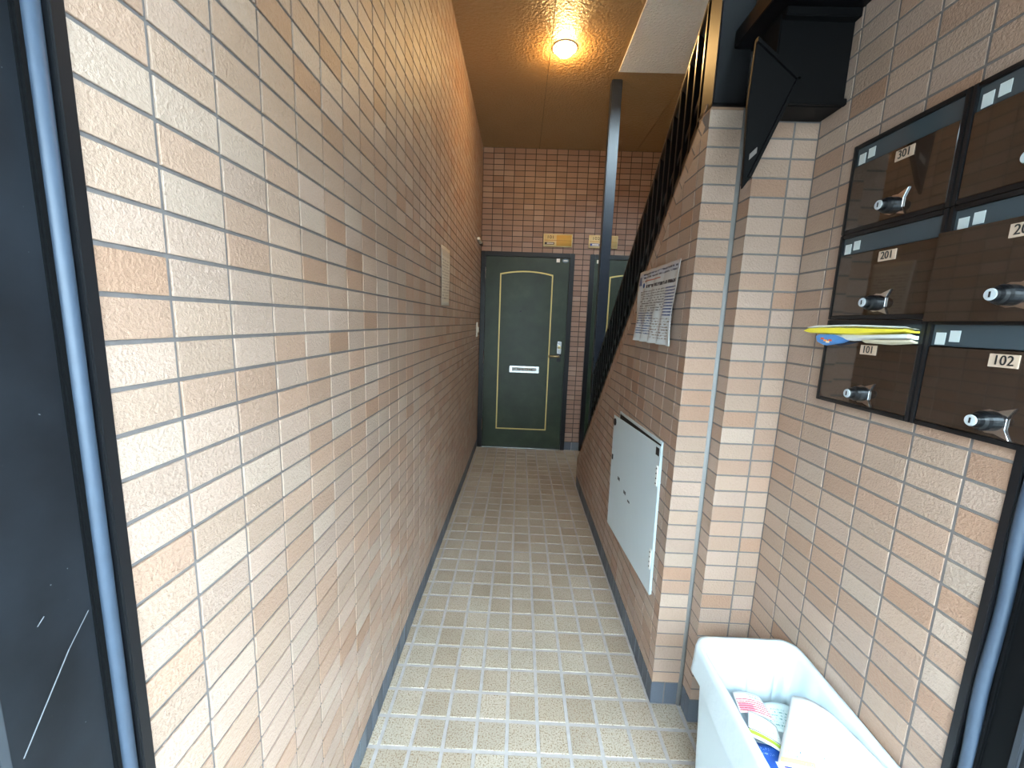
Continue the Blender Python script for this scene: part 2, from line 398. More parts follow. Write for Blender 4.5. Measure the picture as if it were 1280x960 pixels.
tile_field(br, 'skirting_tile', (XG-.0005, 0, 0), (0, -1, 0), (0, 0, 1), -YP1, 0, .05, .09, .0055, [rect(-YE, -YP1, .001, SK)], 'slate')
# pier: front face, sealant joint, second face a little nearer
wp = MB().box(XP+TH, .605, YP1+TH, 1.2899, 0, 1.926).build('wall_pier', 'grout')
tag(wp, 'narrow front face of the tiled pier at the end of the stair wall', 'wall', kind='structure')
tile_field(wp, 'tile', (0, YP1+TH, 0), (1, 0, 0), (0, 0, 1), .5075, .028, .0985, .05, .0055, [rect(XP, .603, SK+.004, 1.926)], 'tile')
tile_field(wp, 'skirting_tile', (0, YP1+TH, 0), (1, 0, 0), (0, 0, 1), XP-.002, 0, .0475, .09, .0055, [rect(XP, .603, .001, SK)], 'slate')
MB().box(XP+.002, .603, YP1, 1.318, 1.926, 1.932).build('top_plaster', 'mortar', wp)
cs = MB().tube([(.6095, 1.2445, 0), (.6095, 1.2445, 1.93)], .0085, 12).build('sealant_joint', 'caulk', wp, smooth=True)
wn = MB().box(XP2+TH, .95, YP2+TH, 1.40, 0, 2.94).build('wall_nook', 'grout')
tag(wn, 'tiled return wall beside the sealant joint, behind the white bin', 'wall', kind='structure')
tile_field(wn, 'tile', (0, YP2+TH, 0), (1, 0, 0), (0, 0, 1), XP2-.0025, .028, .1, .05, .0055, [rect(XP2, XR-.0005, SK+.004, 1.868)], 'tile')
tile_field(wn, 'tile', (XP2+TH, 0, 0), (0, -1, 0), (0, 0, 1), -1.24, .028, .0645, .05, .0055, [rect(-1.238, -YP2, SK+.004, 1.868)], 'tile')
tile_field(wn, 'skirting_tile', (0, YP2+TH, 0), (1, 0, 0), (0, 0, 1), XP2-.002, 0, .05, .09, .0055, [rect(XP2, XR, .001, SK)], 'slate')
tile_field(wn, 'skirting_tile', (XP2+TH, 0, 0), (0, -1, 0), (0, 0, 1), -1.238, 0, .03, .09, .0055, [rect(-1.238, -YP2, .001, SK)], 'slate')
wr = MB().box(XR+TH, .95, .606, YP2+TH+.001, 0, 2.94).build('wall_right', 'grout')
tag(wr, 'beige tiled wall on the right that carries the letterboxes', 'wall', kind='structure')
tile_field(wr, 'tile', (XR+TH, 0, 0), (0, -1, 0), (0, 0, 1), -1.177, .0285, .1, .05, .0055, [rect(-YP2, -.612, SK+.004, 2.14)], 'tile')
tile_field(wr, 'skirting_tile', (XR+TH, 0, 0), (0, -1, 0), (0, 0, 1), -1.177, 0, .05, .09, .0055, [rect(-YP2, -.612, .001, SK)], 'slate')
# stair side: outer wall and unseen upper stairwell, added to limit daylight
wo = MB().box(1.60, 1.75, .3, 4.3, 0, 5.2).build('wall_outer', 'white_paint')
tag(wo, 'plain wall closing off the far side of the staircase', 'wall', kind='structure')
wu = MB().box(.45, 1.60, 2.25, 2.45, CEIL+.2, 5.05).box(.45, .572, .45, 2.25, CEIL+.2, 5.05).box(.45, 1.75, .45, 2.45, 4.90, 5.05).build('wall_upper', 'white_paint')
tag(wu, 'unseen walls and roof of the upper stairwell, added to limit daylight', 'wall', kind='structure')
# floor
fl = MB().box(-.60, 1.75, .30, 4.30, -.12, -.0025).build('floor', 'floor_grout')
tag(fl, 'speckled beige square tile floor of the passage', 'floor', kind='structure')
tile_field(fl, 'tile', (0, 0, -.0025), (1, 0, 0), (0, 1, 0), .008, .05, .1, .1, .0115,
           [rect(-.424, XP, .40, YB), rect(XP, XP2, .40, YP1), rect(XP2, XR, .40, YP2), rect(XP, 1.6, YE+.01, YB)], 'floor_tile', h=.0025, ch=.0014, keep=300)
# ceiling: backing and boards
ce = MB().box(-.60, .572, .36, 4.3, CEIL+.012, CEIL+.2).box(.572, 1.75, 2.25, 4.3, CEIL+.012, CEIL+.2).build('ceiling', 'dark')
tag(ce, 'brown lit sprayed ceiling boards over the passage', 'ceiling', kind='structure')
def board(x0, x1, y0, y1): MB().box(x0, x1, y0, y1, CEIL, CEIL+.013).build('board', 'ceiling', ce, .0015)
LX, LY = .203, 2.677
board(-.44, .1175, .36, 4.12); board(1.0315, 1.62, 2.887, 4.12)
# the middle board carries the lamp: built round its round hole
def board_with_hole():
    r = .062; n = 32; x0, x1, y0, y1 = .1205, .572, .36, 4.12
    ring = [(LX+r*math.cos(2*math.pi*i/n), LY+r*math.sin(2*math.pi*i/n)) for i in range(n)]
    sq = []
    for x, y in ring:
        dx, dy = x-LX, y-LY; s = .078/max(abs(dx), abs(dy)); sq.append((LX+dx*s, LY+dy*s))
    m = MB(); b = 0
    for z in (CEIL, CEIL+.013):
        b = len(m.v); m.v += [(x, y, z) for x, y in ring] + [(x, y, z) for x, y in sq]
        m.f += [(b+i, b+(i+1) % n, b+n+(i+1) % n, b+n+i) for i in range(n)]
    m.f += [(i, (i+1) % n, 2*n+(i+1) % n, 2*n+i) for i in range(n)]
    a, c, d, e = LX-.078, LX+.078, LY-.078, LY+.078
    for q in ((x0, x1, y0, d), (x0, x1, e, y1), (x0, a, d, e), (c, x1, d, e)): m.box(*q, CEIL, CEIL+.013)
    return m
board_with_hole().build('board', 'ceiling', ce)
board(.5722, 1.0285, 2.887, 4.12)
tag(MB().box(.574, 1.60, 2.25, 2.884, CEIL-.006, CEIL+.013).build('soffit_panel', 'white_sprayed', ce, .0015), 'white sprayed panel beside the stairwell opening')
# street side
pv = MB().box(-8, 8, -9, .30, -.14, -.02).build('street_pavement', 'pavement')
tag(pv, 'concrete street paving outside the entrance', 'pavement', kind='structure')
fa = MB().box(-3.0, -.60, .30, .55, 0, 3.3).box(-.75, -.502, -.20, .30, 0, 2.62).box(-3.0, 3.2, -.85, .38, 2.45, 2.62).box(.95, 3.2, .34, .60, 0, 3.3).box(-.60, .95, .38, .55, 2.32, 3.3).build('wall_front', 'facade')  # overhang and left wing wall are unseen, added to cut sky light
ob = MB().box(-16, 16, -7.6, -6.8, -.14, 5.0).build('opposite_building', 'facade')  # out of view; height set to block the low sky
tag(ob, 'unseen plain building across the street, added to block low sky', 'building', kind='structure')
tag(fa, 'front of the building around the entrance, with an unseen overhang and side wing added for shade', 'wall', kind='structure')

# ------------------------------------------------------------------ entrance frames (black steel with grey seal)
t1 = empty('trim_1', (-.43, .40, 0)); tag(t1, 'black steel entrance jamb with a blue-grey seal at the left edge', 'door frame', kind='structure')
def P(o, par): return adopt(o, par)
P(MB().box(-.600, -.4225, .389, .4035, 0, 2.32).build('flange', 'black_soft', None, .0015), t1)
P(MB().tube([(-.4325, .3805, 0), (-.4325, .3805, 2.32)], [.0085, .0085], 12).build('rubber_seal', 'seal', None, smooth=True), t1)
P(MB().box(-.600, -.4335, .366, .392, 0, 2.32).build('seal_channel', 'deep_black'), t1)
P(MB().box(-.600, -.4265, .364, .3715, 0, 2.32).build('stop_bead', 'deep_black', None, .002), t1)
P(MB().box(-.600, -.4300, .286, .366, 0, 2.32).build('jamb_face', 'jamb', None, .001), t1)
P(MB().box(-.600, -.4288, .279, .287, 0, 2.32).build('outer_lip', 'lip', None, .001), t1)
P(MB().box(-.500, -.4315, -.20, .279, 0, 2.32).build('outer_panel', 'black_soft', None, .001), t1)  # lengthened out of view to block sky from the left
t2 = empty('trim_2', (.78, .60, 0)); tag(t2, 'black steel entrance jamb with a wavy blue-grey seal at the right edge', 'door frame', kind='structure')
P(MB().box(.773, .95, .599, .6135, 0, 2.32).build('flange', 'black_soft', None, .0015), t2)
wav = [(.7815+.0022*math.sin(z*9.0)+.0012*math.sin(z*23), .5885+.003*math.sin(z*7.5+1)+.0012*math.sin(z*19), z) for z in [i*.03 for i in range(78)]]
P(MB().tube(wav, .0095, 10).build('rubber_seal', 'seal', None, smooth=True), t2)
P(MB().box(.785, .95, .574, .600, 0, 2.32).build('seal_channel', 'deep_black'), t2)
P(MB().box(.778, .95, .570, .577, 0, 2.32).build('stop_bead', 'deep_black', None, .002), t2)
P(MB().box(.782, .95, .536, .572, 0, 2.32).build('jamb_face', 'deep_black', None, .001), t2)
P(MB().box(.777, .95, .528, .537, 0, 2.32).build('outer_lip', 'lip', None, .001), t2)
P(MB().box(.782, .86, .10, .53, 0, 2.32).build('outer_panel', 'black_soft', None, .001), t2)  # unseen length added to keep sky light off the left wall
t3 = empty('trim_3', (.18, .45, 2.25)); tag(t3, 'black steel head of the entrance frame', 'door frame', kind='structure')
P(MB().box(-.60, .95, .34, .56, 2.14, 2.32).build('head_bar', 'black_soft', None, .002), t3)

# ------------------------------------------------------------------ doors
def make_door(n, fx0, fx1, mirror, label):
    d = empty('door_%d' % n, (fx0, YB, 0)); tag(d, label, 'door', kind='structure')
    def A(o, par=None): return adopt(o, par or d)
    fw = .046; f0 = YB-.018; y0 = YB-.006
    A(MB().box(fx0, fx0+fw, f0, YB+.05, 0, DZ).build('jamb', 'frame_black', None, .003))
    A(MB().box(fx1-fw, fx1, f0, YB+.05, 0, DZ).build('jamb', 'frame_black', None, .003))
    A(MB().box(fx0+fw, fx1-fw, f0, YB+.05, DZ-.044, DZ).build('head', 'frame_black', None, .003))
    A(MB().box(fx0+fw, fx1-fw, YB-.03, YB+.05, -.002, .012).build('threshold', 'steel', None, .002))
    lx0, lx1 = fx0+fw+.002, fx1-fw-.002
    leaf = A(MB().box(lx0, lx1, y0, YB+.04, .014, DZ-.046).build('leaf', 'green', None, .003))
    cx = (lx0+lx1)/2; hw = .262; sg = -1 if mirror else 1
    cx = cx - sg*.006
    zb, zt, rise = .205, 1.785, .030
    arc = [(cx-hw+2*hw*i/16, zt+rise*(1-(2*i/16-1)**2)) for i in range(17)]
    outl = [(cx-hw, zb)] + arc + [(cx+hw, zb)]
    # inlay strip as a flat moulding following the outline, mitred by offsetting towards the middle
    b = .012; inn = [(cx-hw+b, zb+b)] + [(cx-hw+b+2*(hw-b)*i/16, zt-b+rise*(1-(2*i/16-1)**2)) for i in range(17)] + [(cx+hw-b, zb+b)]
    m = MB(); nn = len(outl)
    for pts, y in ((outl, y0), (outl, y0-.004), (inn, y0-.004), (inn, y0)): m.v += [(x, y, z) for x, z in pts]
    for r in range(4): m.f += [(r*nn+i, r*nn+(i+1) % nn, ((r+1) % 4)*nn+(i+1) % nn, ((r+1) % 4)*nn+i) for i in range(nn)]
    tag(A(m.build('gold_inlay', 'gold'), leaf), 'thin pale gold outline with an arched top')
    hx = lx1-.058 if not mirror else lx0+.058
    A(MB().box(hx-.021, hx+.021, y0-.006, y0, 1.01, 1.135).build('lock_plate', 'steel', None, .002), leaf)
    A(MB().lathe([(.017, 0), (.017, .012), (.012, .014)], (hx, y0-.006, 1.075), (0, -1, 0)).build('lock_cylinder', 'brass'), leaf)
    A(MB().box(hx-.021, hx+.021, y0-.006, y0, .93, 1.008).build('handle_plate', 'frame_black', None, .002), leaf)
    A(MB().tube([(hx, y0-.004, .985), (hx, y0-.045, .985), (hx-sg*.02, y0-.052, .985), (hx-sg*.105, y0-.05, .987)], [.009, .009, .0095, .0105], 12).build('lever_handle', 'brass', None, smooth=True), leaf)
    if not mirror:
        ms = A(MB().box(-.092, .208, y0-.007, y0, .805, .872).build('mail_slot', 'steel', None, .003), leaf)
        A(MB().box(-.066, .183, y0-.0095, y0-.0065, .822, .856).build('mail_flap', 'pale_grey', None, .002), ms)
        for i in range(13):
            A(MB().box(-.05+i*.0175, -.05+i*.0175+random.uniform(.004, .011), y0-.0105, y0-.009, .830+random.random()*.006, .848).build('embossed_mark', 'ink'), ms)
    for z in (1.78, .95, .25):
        hx2 = lx0-.003 if not mirror else lx1+.003
        A(MB().tube([(hx2, y0-.008, z-.06), (hx2, y0-.008, z+.06)], .006, 10).build('hinge', 'steel'), leaf)
    sx = lx1-.112 if not mirror else lx0+.035
    A(MB().box(sx-.017, sx+.017, y0-.0012, y0, DZ-.085, DZ-.05).build('square_sticker', 'white'), leaf)
    if not mirror:
        ov = MB().prism([(sx+.072+.032*math.cos(2*math.pi*i/20), y0-.0012, DZ-.068+.019*math.sin(2*math.pi*i/20)) for i in range(20)], (0, .0012, 0))
        A(ov.build('oval_sticker', plain('oval_sticker_blue_grey', (96, 112, 128), .4)), leaf)
        A(MB().box(sx+.052, sx+.092, y0-.0020, y0-.001, DZ-.072, DZ-.064).build('sticker_print', 'white'), leaf)
        A(MB().lathe([(.009, 0), (.009, .003)], (.0, y0, 1.42), (0, -1, 0), 16).build('peephole', 'frame_black'), leaf)
    return d
make_door(1, *DX[0], False, 'dark green door with gold arch and silver mail slot at the passage end')
make_door(2, *DX[1], True, 'second dark green door half hidden behind the post and stair rail')
# name plates
PLATE = printed('nameplate_yellow', (222, 176, 92), [(0, .45, .52, 1, (226, 204, 148)), (0, .45, 0, .48, (232, 214, 164)), (0, 1, .47, .52, (196, 150, 80)), (.98, 1, 0, 1, (240, 226, 180)), (0, .025, 0, 1, (240, 226, 180)), (0, 1, 0, .07, (240, 226, 180)), (0, 1, .94, 1, (240, 226, 180))])
PLATE2 = printed('nameplate_cream', (214, 192, 140), [(0, .62, 0, 1, (226, 212, 170)), (0, 1, .47, .52, (196, 160, 100)), (.98, 1, 0, 1, (240, 226, 180)), (0, .025, 0, 1, (240, 226, 180)), (0, 1, 0, .07, (240, 226, 180)), (0, 1, .94, 1, (240, 226, 180))])
def nameplate(x0, num, mat, pill, label):
    z0, z1, x1 = 2.052, 2.172, x0+.28
    r = empty('name_plate', (x0, YB, z0)); tag(r, label, 'sign', 'room name plates over the doors')
    adopt(MB().box(x0, x1, YB-.009, YB+.002, z0, z1).build('plate', 'gold', None, .001), r)
    adopt(sheet('plate_face', [(x0+.001, YB-.0098, z1-.001), (x1-.001, YB-.0098, z1-.001), (x1-.001, YB-.0098, z0+.001), (x0+.001, YB-.0098, z0+.001)], mat, (2, 2)), r)
    text(num, .040, (x0+.068, YB-.0112, z1-.032), (1, 0, 0), (0, 0, 1), r, sx=1.25)
    pl = adopt(MB().box(x0+.014, x0+.105, YB-.0118, YB-.0095, z0+.020, z0+.042).build('name_strip', plain('name_strip_'+num, pill, .4), None, .006), r)
    adopt(MB().box(x0+.034, x0+.098, YB-.0128, YB-.0115, z0+.026, z0+.036).build('strip_print', 'white'), r)
    return r
nameplate(.195, '101', PLATE, (40, 44, 56), 'yellow name plate 101 on the tiles above the left door')
nameplate(.635, '102', PLATE2, (62, 74, 150), 'cream name plate 102 partly behind the post above the second door')

# ------------------------------------------------------------------ lamp
lp = empty('ceiling_light', (LX, LY, CEIL)); tag(lp, 'round recessed ceiling lamp glowing warm yellow', 'lamp')
adopt(MB().lathe([(.0615, .012), (.074, .0), (.076, -.003), (.070, -.0055), (.060, -.003)], (LX, LY, CEIL), (0, 0, 1), 40).build('trim_ring', 'white', None, smooth=True), lp)
adopt(MB().lathe([(.0612, -.002), (.0605, .09), (.02, .092)], (LX, LY, CEIL), (0, 0, 1), 32).build('housing', 'chrome', None, smooth=True), lp)
lp.children[-1].data  # housing is open below
bm = bmesh.new(); bm.from_mesh(lp.children[-1].data); bm.faces.ensure_lookup_table()
bmesh.ops.delete(bm, geom=[f for f in bm.faces if len(f.verts) > 4 and f.calc_center_median().z < CEIL+.01], context='FACES'); bm.to_mesh(lp.children[-1].data); bm.free()
rg = [c for c in lp.children if c.name.startswith('trim_ring')][0]
bm = bmesh.new(); bm.from_mesh(rg.data); bmesh.ops.delete(bm, geom=[f for f in bm.faces if len(f.verts) > 4], context='FACES'); bm.to_mesh(rg.data); bm.free()
prof = [(.052*math.sin(a), -.052*math.cos(a)*.62) for a in [math.pi*.03+i*math.pi*.62/10 for i in range(11)]] + [(.02, .045), (.018, .085)]
adopt(MB().lathe(prof, (LX, LY, CEIL-.012), (0, 0, 1), 32).build('bulb', 'bulb', None, smooth=True), lp)

# ------------------------------------------------------------------ staircase
st = empty('staircase', (.56, 3.2, 0)); tag(st, 'black steel staircase with railing rising behind the sloping tiled wall', 'staircase')
def A(o, par=None): return adopt(o, par or st)
XS = .556
def str_poly(x): return [(x, YE+.12, 0), (x, YE+.12, slope(YE+.12)+.20), (x, 1.25, slope(1.25)+.20), (x, 1.25, slope(1.25)-.10), (x, 3.26, 0)]
A(MB().prism([(XS, 2.962, slope(2.962)-.2), (XS, 2.962, slope(2.962)+.20), (XS, 1.25, slope(1.25)+.20), (XS, 1.25, slope(1.25)-.10)], (.012, 0, 0)).build('stringer', 'black', None, .0015))
A(MB().prism([(XS, YE+.12, 0), (XS, YE+.12, slope(YE+.12)+.20), (XS, 3.038, slope(3.038)+.20), (XS, 3.038, 0)], (.012, 0, 0)).build('stringer_foot', 'black', None, .0015))
A(MB().prism(str_poly(1.56), (.012, 0, 0)).build('stringer', 'black', None, .0015))
NS = 10; RI = 2.08/NS; RU = RI/SM
for i in range(1, NS):
    yk = 3.36 - RU*i
    xs = .626 if yk-RU*.08 < 3.045 and yk+RU > 2.955 else XS+.012
    tr = A(MB().box(xs, 1.56, yk-RU*.08, yk+RU, RI*i-.03, RI*i).build('tread', 'black', None, .002))
    A(MB().box(xs, 1.56, yk+RU-.006, yk+RU, RI*(i-1), RI*i-.03).build('riser', 'black'), tr)
A(MB().box(XS, 1.58, .58, 1.245, 2.075, 2.12).build('landing', 'black', None, .002))
HB = .545
rail = lambda y: slope(y) + HB + (.0)
hr = A(MB().tube([(.575, 2.962, rail(2.962)), (.575, 2.3, rail(2.3)), (.575, 1.50, rail(1.50)), (.575, 1.37, rail(1.37)), (.575, 1.30, rail(1.30)+.02)], .0215, 14).build('handrail', 'black', None, smooth=True))
nb = 27
for i in range(nb):
    y = 2.93 - i*(2.93-1.38)/(nb-1)
    A(MB().box(.553, .597, y-.006, y+.006, slope(y)+.17, rail(y)-.012).build('baluster', 'black', None, .0015))
A(MB().prism([(.560, 2.96, slope(2.96)+.27), (.560, 1.36, slope(1.36)+.27), (.560, 1.36, slope(1.36)+.30), (.560, 2.96, slope(2.96)+.30)], (.03, 0, 0)).build('lower_rail', 'black', None, .0015))
po = MB().box(.552, .622, 2.965, 3.035, 0, CEIL).build('steel_post', 'post', None, .005)
tag(po, 'slim square blue-black steel post from floor to ceiling before the second door', 'post')
co = empty('steel_column', (.55, 1.27, 1.932)); tag(co, 'short black square column standing on the tiled pier', 'column')
adopt(MB().box(.512, .603, 1.236, 1.315, 1.938, 2.95).build('shaft', 'black_soft', None, .003), co)
adopt(MB().box(.511, .604, 1.235, 1.330, 1.932, 1.940).build('foot_plate', 'black', None, .001), co)
be = empty('steel_beam', (.70, 1.14, 1.868)); tag(be, 'black box beam of the stair landing in the corner above the letterbox nook', 'beam')
adopt(MB().box(.598, XR-.001, 1.098, 1.176, 1.869, 2.075).build('web', 'beam_black', None, .003), be)
adopt(MB().box(.600, XR-.001, 1.088, 1.100, 1.869, 1.884).build('lower_flange', 'beam_black', None, .002), be)
adopt(MB().box(.600, XR-.001, 1.080, 1.100, 2.055, 2.075).build('upper_flange', 'beam_black', None, .002), be)
gp = empty('gusset_plate', (.56, 1.09, 1.66)); tag(gp, 'dark pointed steel plate hanging beside the column with a small sticker', 'plate')
pp = [(.538, 2.006), (.651, 1.922), (.560, 1.692), (.545, 1.668), (.534, 1.857)]
adopt(MB().prism([(x, 1.082, z) for x, z in pp], (0, .010, 0)).build('plate', 'beam_black', None, .0015), gp)
adopt(MB().prism([(.538, 1.076, 2.006), (.651, 1.076, 1.922), (.648, 1.076, 1.914), (.538, 1.076, 1.997)], (0, .012, 0)).build('upper_edge', 'beam_black'), gp)
adopt(MB().prism([(.651, 1.076, 1.922), (.560, 1.076, 1.692), (.553, 1.076, 1.696), (.643, 1.076, 1.922)], (0, .012, 0)).build('lower_edge', 'beam_black'), gp)
adopt(MB().prism([(.552, 1.0815, 1.735), (.569, 1.0815, 1.752), (.569, 1.0815, 1.766), (.552, 1.0815, 1.749)], (0, .001, 0)).build('sticker', plain('faded_sticker', (120, 112, 108), .5)), gp)

# ------------------------------------------------------------------ letterboxes
XF = .766   # front of the frames
def letterbox(y1, z0, num, label, ajar=False, twin=False):
    """y1 = far (left) side; .25 wide, .2 high, facing -x"""
    W, H = .25, .2; y0 = y1-W; z1 = z0+H; r = empty('letterbox', (XR, y1, z0)); tag(r, label, 'letterbox', 'brown letterboxes on the right wall')
    B = lambda n, m, *b, bev=.0012, par=None: adopt(MB().box(*b).build(n, m, None, bev), par or r)
    t = .0095
    B('frame_side', 'black_soft', XF, XR+.004, y1-t, y1-.0006, z0+.0006, z1-.0006)
    B('frame_side', 'black_soft', XF, XR+.004, y0+.0006, y0+t, z0+.0006, z1-.0006)
    B('frame_top', 'black_soft', XF, XR+.004, y0+t, y1-t, z1-t, z1-.0006)
    B('frame_bottom', 'black_soft', XF, XR+.004, y0+t, y1-t, z0+.0006, z0+t)
    B('back', 'dark', XR-.0015, XR+.004, y0+t, y1-t, z0+t, z1-t, bev=0)
    zs = z0+.150
    fl = B('slot_flap', 'flap', XF+.005, XF+.0075, y0+t, y1-t, zs+.002, z1-t, bev=.0006)
    for k in (0, 1): B('flap_label', 'lens', XF+.0040, XF+.0052, y1-t-.012-k*.024-.012, y1-t-.004-k*.024-.003, zs+.004+k*.006, zs+.026+k*.004, bev=0, par=fl)
    if ajar:
        dr = B('door', 'acrylic', XF-.010, XF-.006, y0+t-.004, y1-t+.010, z0-.004, zs+.004, bev=.0008); xd = XF-.010
    else:
        dr = B('door', 'acrylic', XF+.0012, XF+.0045, y0+t+.001, y1-t-.001, z0+t+.001, zs, bev=.0008); xd = XF+.0012
    yc = (y0+y1)/2-.004; zc = z0+.036
    # winged chrome backing of the lock
    wing = [(.0, .0195), (-.012, .0185), (-.034, .027), (-.0255, .009), (-.0255, -.009), (-.034, -.025), (-.012, -.0185), (0, -.0195), (.014, -.014), (.0195, 0), (.014, .014)]
    wp_ = adopt(MB().prism([(xd-.003, yc+a, zc+b) for a, b in wing], (.003, 0, 0)).build('lock_wing', 'chrome', None, .0006), dr)
    lk = adopt(MB().lathe([(.0165, 0), (.0165, .009), (.0150, .014), (.0118, .017), (.0110, .024), (.0100, .0265)], (xd-.002, yc, zc), (-1, 0, 0), 24).build('lock_barrel', 'lock_black', None), dr)
    adopt(MB().lathe([(.0092, 0), (.0092, .0012), (.0084, .0018)], (xd-.0285, yc, zc), (-1, 0, 0), 20).build('lock_face', 'pale_grey'), dr)
    adopt(MB().box(xd-.0312, xd-.0300, yc-.0012, yc+.0012, zc-.0045, zc+.0045).build('keyhole', 'keyhole'), dr)
    yl, zl = yc-(.009 if num in ('301', '201') else .003), z0+.134
    adopt(MB().box(xd-.0016, xd, yl-.0205, yl+.0205, zl-.0105, zl+.0105).build('number_plate', 'label', None, .0004), dr)
    if num != '302': text(num, .0225, (xd-.0020, yl, zl), (0, -1, 0), (0, 0, 1), dr, sx=.86)
    return r
letterbox(1.030, 1.55, '301', 'brown letterbox 301, upper one nearest the corner')
letterbox(1.030, 1.35, '201', 'brown letterbox 201, middle one nearest the corner')
letterbox(1.030, 1.15, '101', 'brown letterbox 101 with junk mail stuffed in its slot')
letterbox(.780, 1.55, '302', 'brown letterbox at the top right, cut by the photo edge')
letterbox(.780, 1.35, '202', 'brown letterbox with its door standing proud, right of letterbox 201', ajar=True)
letterbox(.780, 1.15, '102', 'brown letterbox 102, lower right of the block')
# junk mail in slot 101
def leaflet(name, prof, x0, x1, mat, label, cat, sway=0.0):
    """folded paper seen edge-on: outline in (y, z), reaching from x1 (in the slot) out to x0"""
    m = MB(); n = len(prof); rows = 4
    for k in range(rows+1):
        f = k/rows; x = x0+(x1-x0)*f
        m.v += [(x, y+sway*(1-f)*.02, z+.004*math.sin(f*3+y*9)*(1-f)) for y, z in prof]
    for k in range(rows): m.f += [(k*n+i, k*n+(i+1) % n, (k+1)*n+(i+1) % n, (k+1)*n+i) for i in range(n)]
    m.f += [tuple(range(n-1, -1, -1)), tuple(rows*n+i for i in range(n))]
    o = m.build(name, mat); tag(o, label, cat, 'junk mail in letterbox 101'); return o
YEL = plain('yellow_flyer_paper', (242, 226, 70), .45); WHT = plain('white_flyer_paper', (232, 236, 238), .45)
PBL = printed('blue_packet_print', (150, 190, 232), [], [], .25)
leaflet('flyer', [(1.062, 1.3310), (1.03, 1.3350), (.92, 1.3345), (.80, 1.3325), (.79, 1.330), (.92, 1.3315), (1.03, 1.3300)], .741, .7655, WHT, 'thin white flyer on top of the mail in slot 101', 'flyer')
leaflet('folded_flyer', [(1.062, 1.3220), (1.045, 1.3275), (1.00, 1.3285), (.90, 1.3265), (.79, 1.3270), (.79, 1.3235), (.86, 1.3190), (.90, 1.3150), (.98, 1.3165), (1.045, 1.3180)], .733, .7655, YEL, 'bright yellow folded flyer sticking out of the slot of letterbox 101', 'flyer')
leaflet('folded_leaflet', [(.985, 1.3130), (.90, 1.3120), (.79, 1.3180), (.79, 1.3110), (.86, 1.3085), (.93, 1.3030), (.97, 1.3065)], .743, .7655, WHT, 'white crumpled leaflet below the yellow flyer in slot 101', 'flyer')
leaflet('folded_leaflet', [(.90, 1.3020), (.79, 1.3075), (.79, 1.3035), (.84, 1.2985), (.90, 1.3000)], .750, .7655, plain('buff_leaflet', (214, 206, 180), .45), 'thin buff leaflet lowest in slot 101', 'flyer')
pk = leaflet('flyer_packet', [(1.022, 1.3080), (1.01, 1.3125), (.965, 1.3125), (.94, 1.3060), (.965, 1.2960), (1.00, 1.2895), (1.015, 1.2950)], .738, .7655, plain('blue_packet_film', (92, 152, 220), .22), 'glossy blue packet curling out of the left of slot 101', 'packet')
for q, c in (((1.000, 1.304), (226, 96, 60)), ((.990, 1.300), (236, 150, 70)), ((.982, 1.297), (244, 226, 190)), ((.975, 1.301), (226, 96, 60))):
    m = MB().box(.7372, .7385, q[0]-.006, q[0]+.004, q[1]-.0022, q[1]+.0022).build('print_mark', plain('packet_print_%d' % c[1], c, .4), pk)

# ------------------------------------------------------------------ service panel on the stair wall
sp = empty('meter_cabinet', (XP, 1.325, .36), (math.radians(2.4), 0, 0)); tag(sp, 'pale grey metal meter cabinet cover hanging slightly open on the stair wall', 'cabinet')
# local frame: y runs away from the camera, z up, x out of the wall is negative
Wd, Hd = .590, .566; L = lambda o, par=None: (setattr(o, 'parent', par or sp), o)[1]
sp.rotation_euler = (math.radians(-2.2), 0, 0)
L(MB().box(-.004, .0, .012, Wd-.012, .012, Hd-.012).build('recess', 'dark'))  # dark sheet stands for the shade behind the cover
for nm, b in (('frame_side', (0, .016, 0, Hd)), ('frame_side', (Wd-.016, Wd, 0, Hd))):
    L(MB().box(-.0035, .002, b[0], b[1], b[2], b[3]).build(nm, 'panel', None, .002))
L(MB().box(-.0035, .002, .016, Wd-.016, Hd-.016, Hd).build('frame_top', 'panel', None, .002))
L(MB().box(-.0035, .002, .016, Wd-.016, 0, .016).build('frame_bottom', 'panel', None, .002))
dh = bpy.data.objects.new('cover', MB().box(-.012, -.0088, .0, Wd-.012, -.004, Hd-.020).mesh('cover', .0012)); COL.objects.link(dh); dh.data.materials.append(MAT['panel'])
dh.parent = sp; dh.location = (.0035, -.003, .004); dh.rotation_euler = (0, 0, math.radians(2.6))
for z in (.09, .40):
    h_ = L(MB().box(-.0150, -.012, .008, .022, z, z+.075).build('hinge_leaf', 'white', None, .001), dh)
    for q in range(4): L(MB().lathe([(.0032, 0), (.0032, .0014), (.002, .002)], (-.015, .015, z+.010+q*.018), (-1, 0, 0), 10).build('screw', 'steel'), h_)
L(MB().box(-.0132, -.012, .012, .040, Hd-.058, Hd-.030).build('black_sticker', 'ink'), dh)
L(MB().lathe([(.017, 0), (.017, .004), (.013, .006)], (-.012, Wd-.040, Hd-.050), (-1, 0, 0), 20).build('round_lock', 'frame_black'), dh)
L(MB().box(-.0155, -.012, Wd-.040, Wd-.028, .33, .355).build('latch', 'frame_black', None, .001), dh)
for a, b, c, d in ((.425, .455, .265, .279), (.33, .36, .237, .250), (.275, .302, .222, .230)):
    L(MB().box(-.0128, -.012, a, b, c, d).build('printed_mark', plain('grey_ink', (70, 74, 80), .5)), dh)

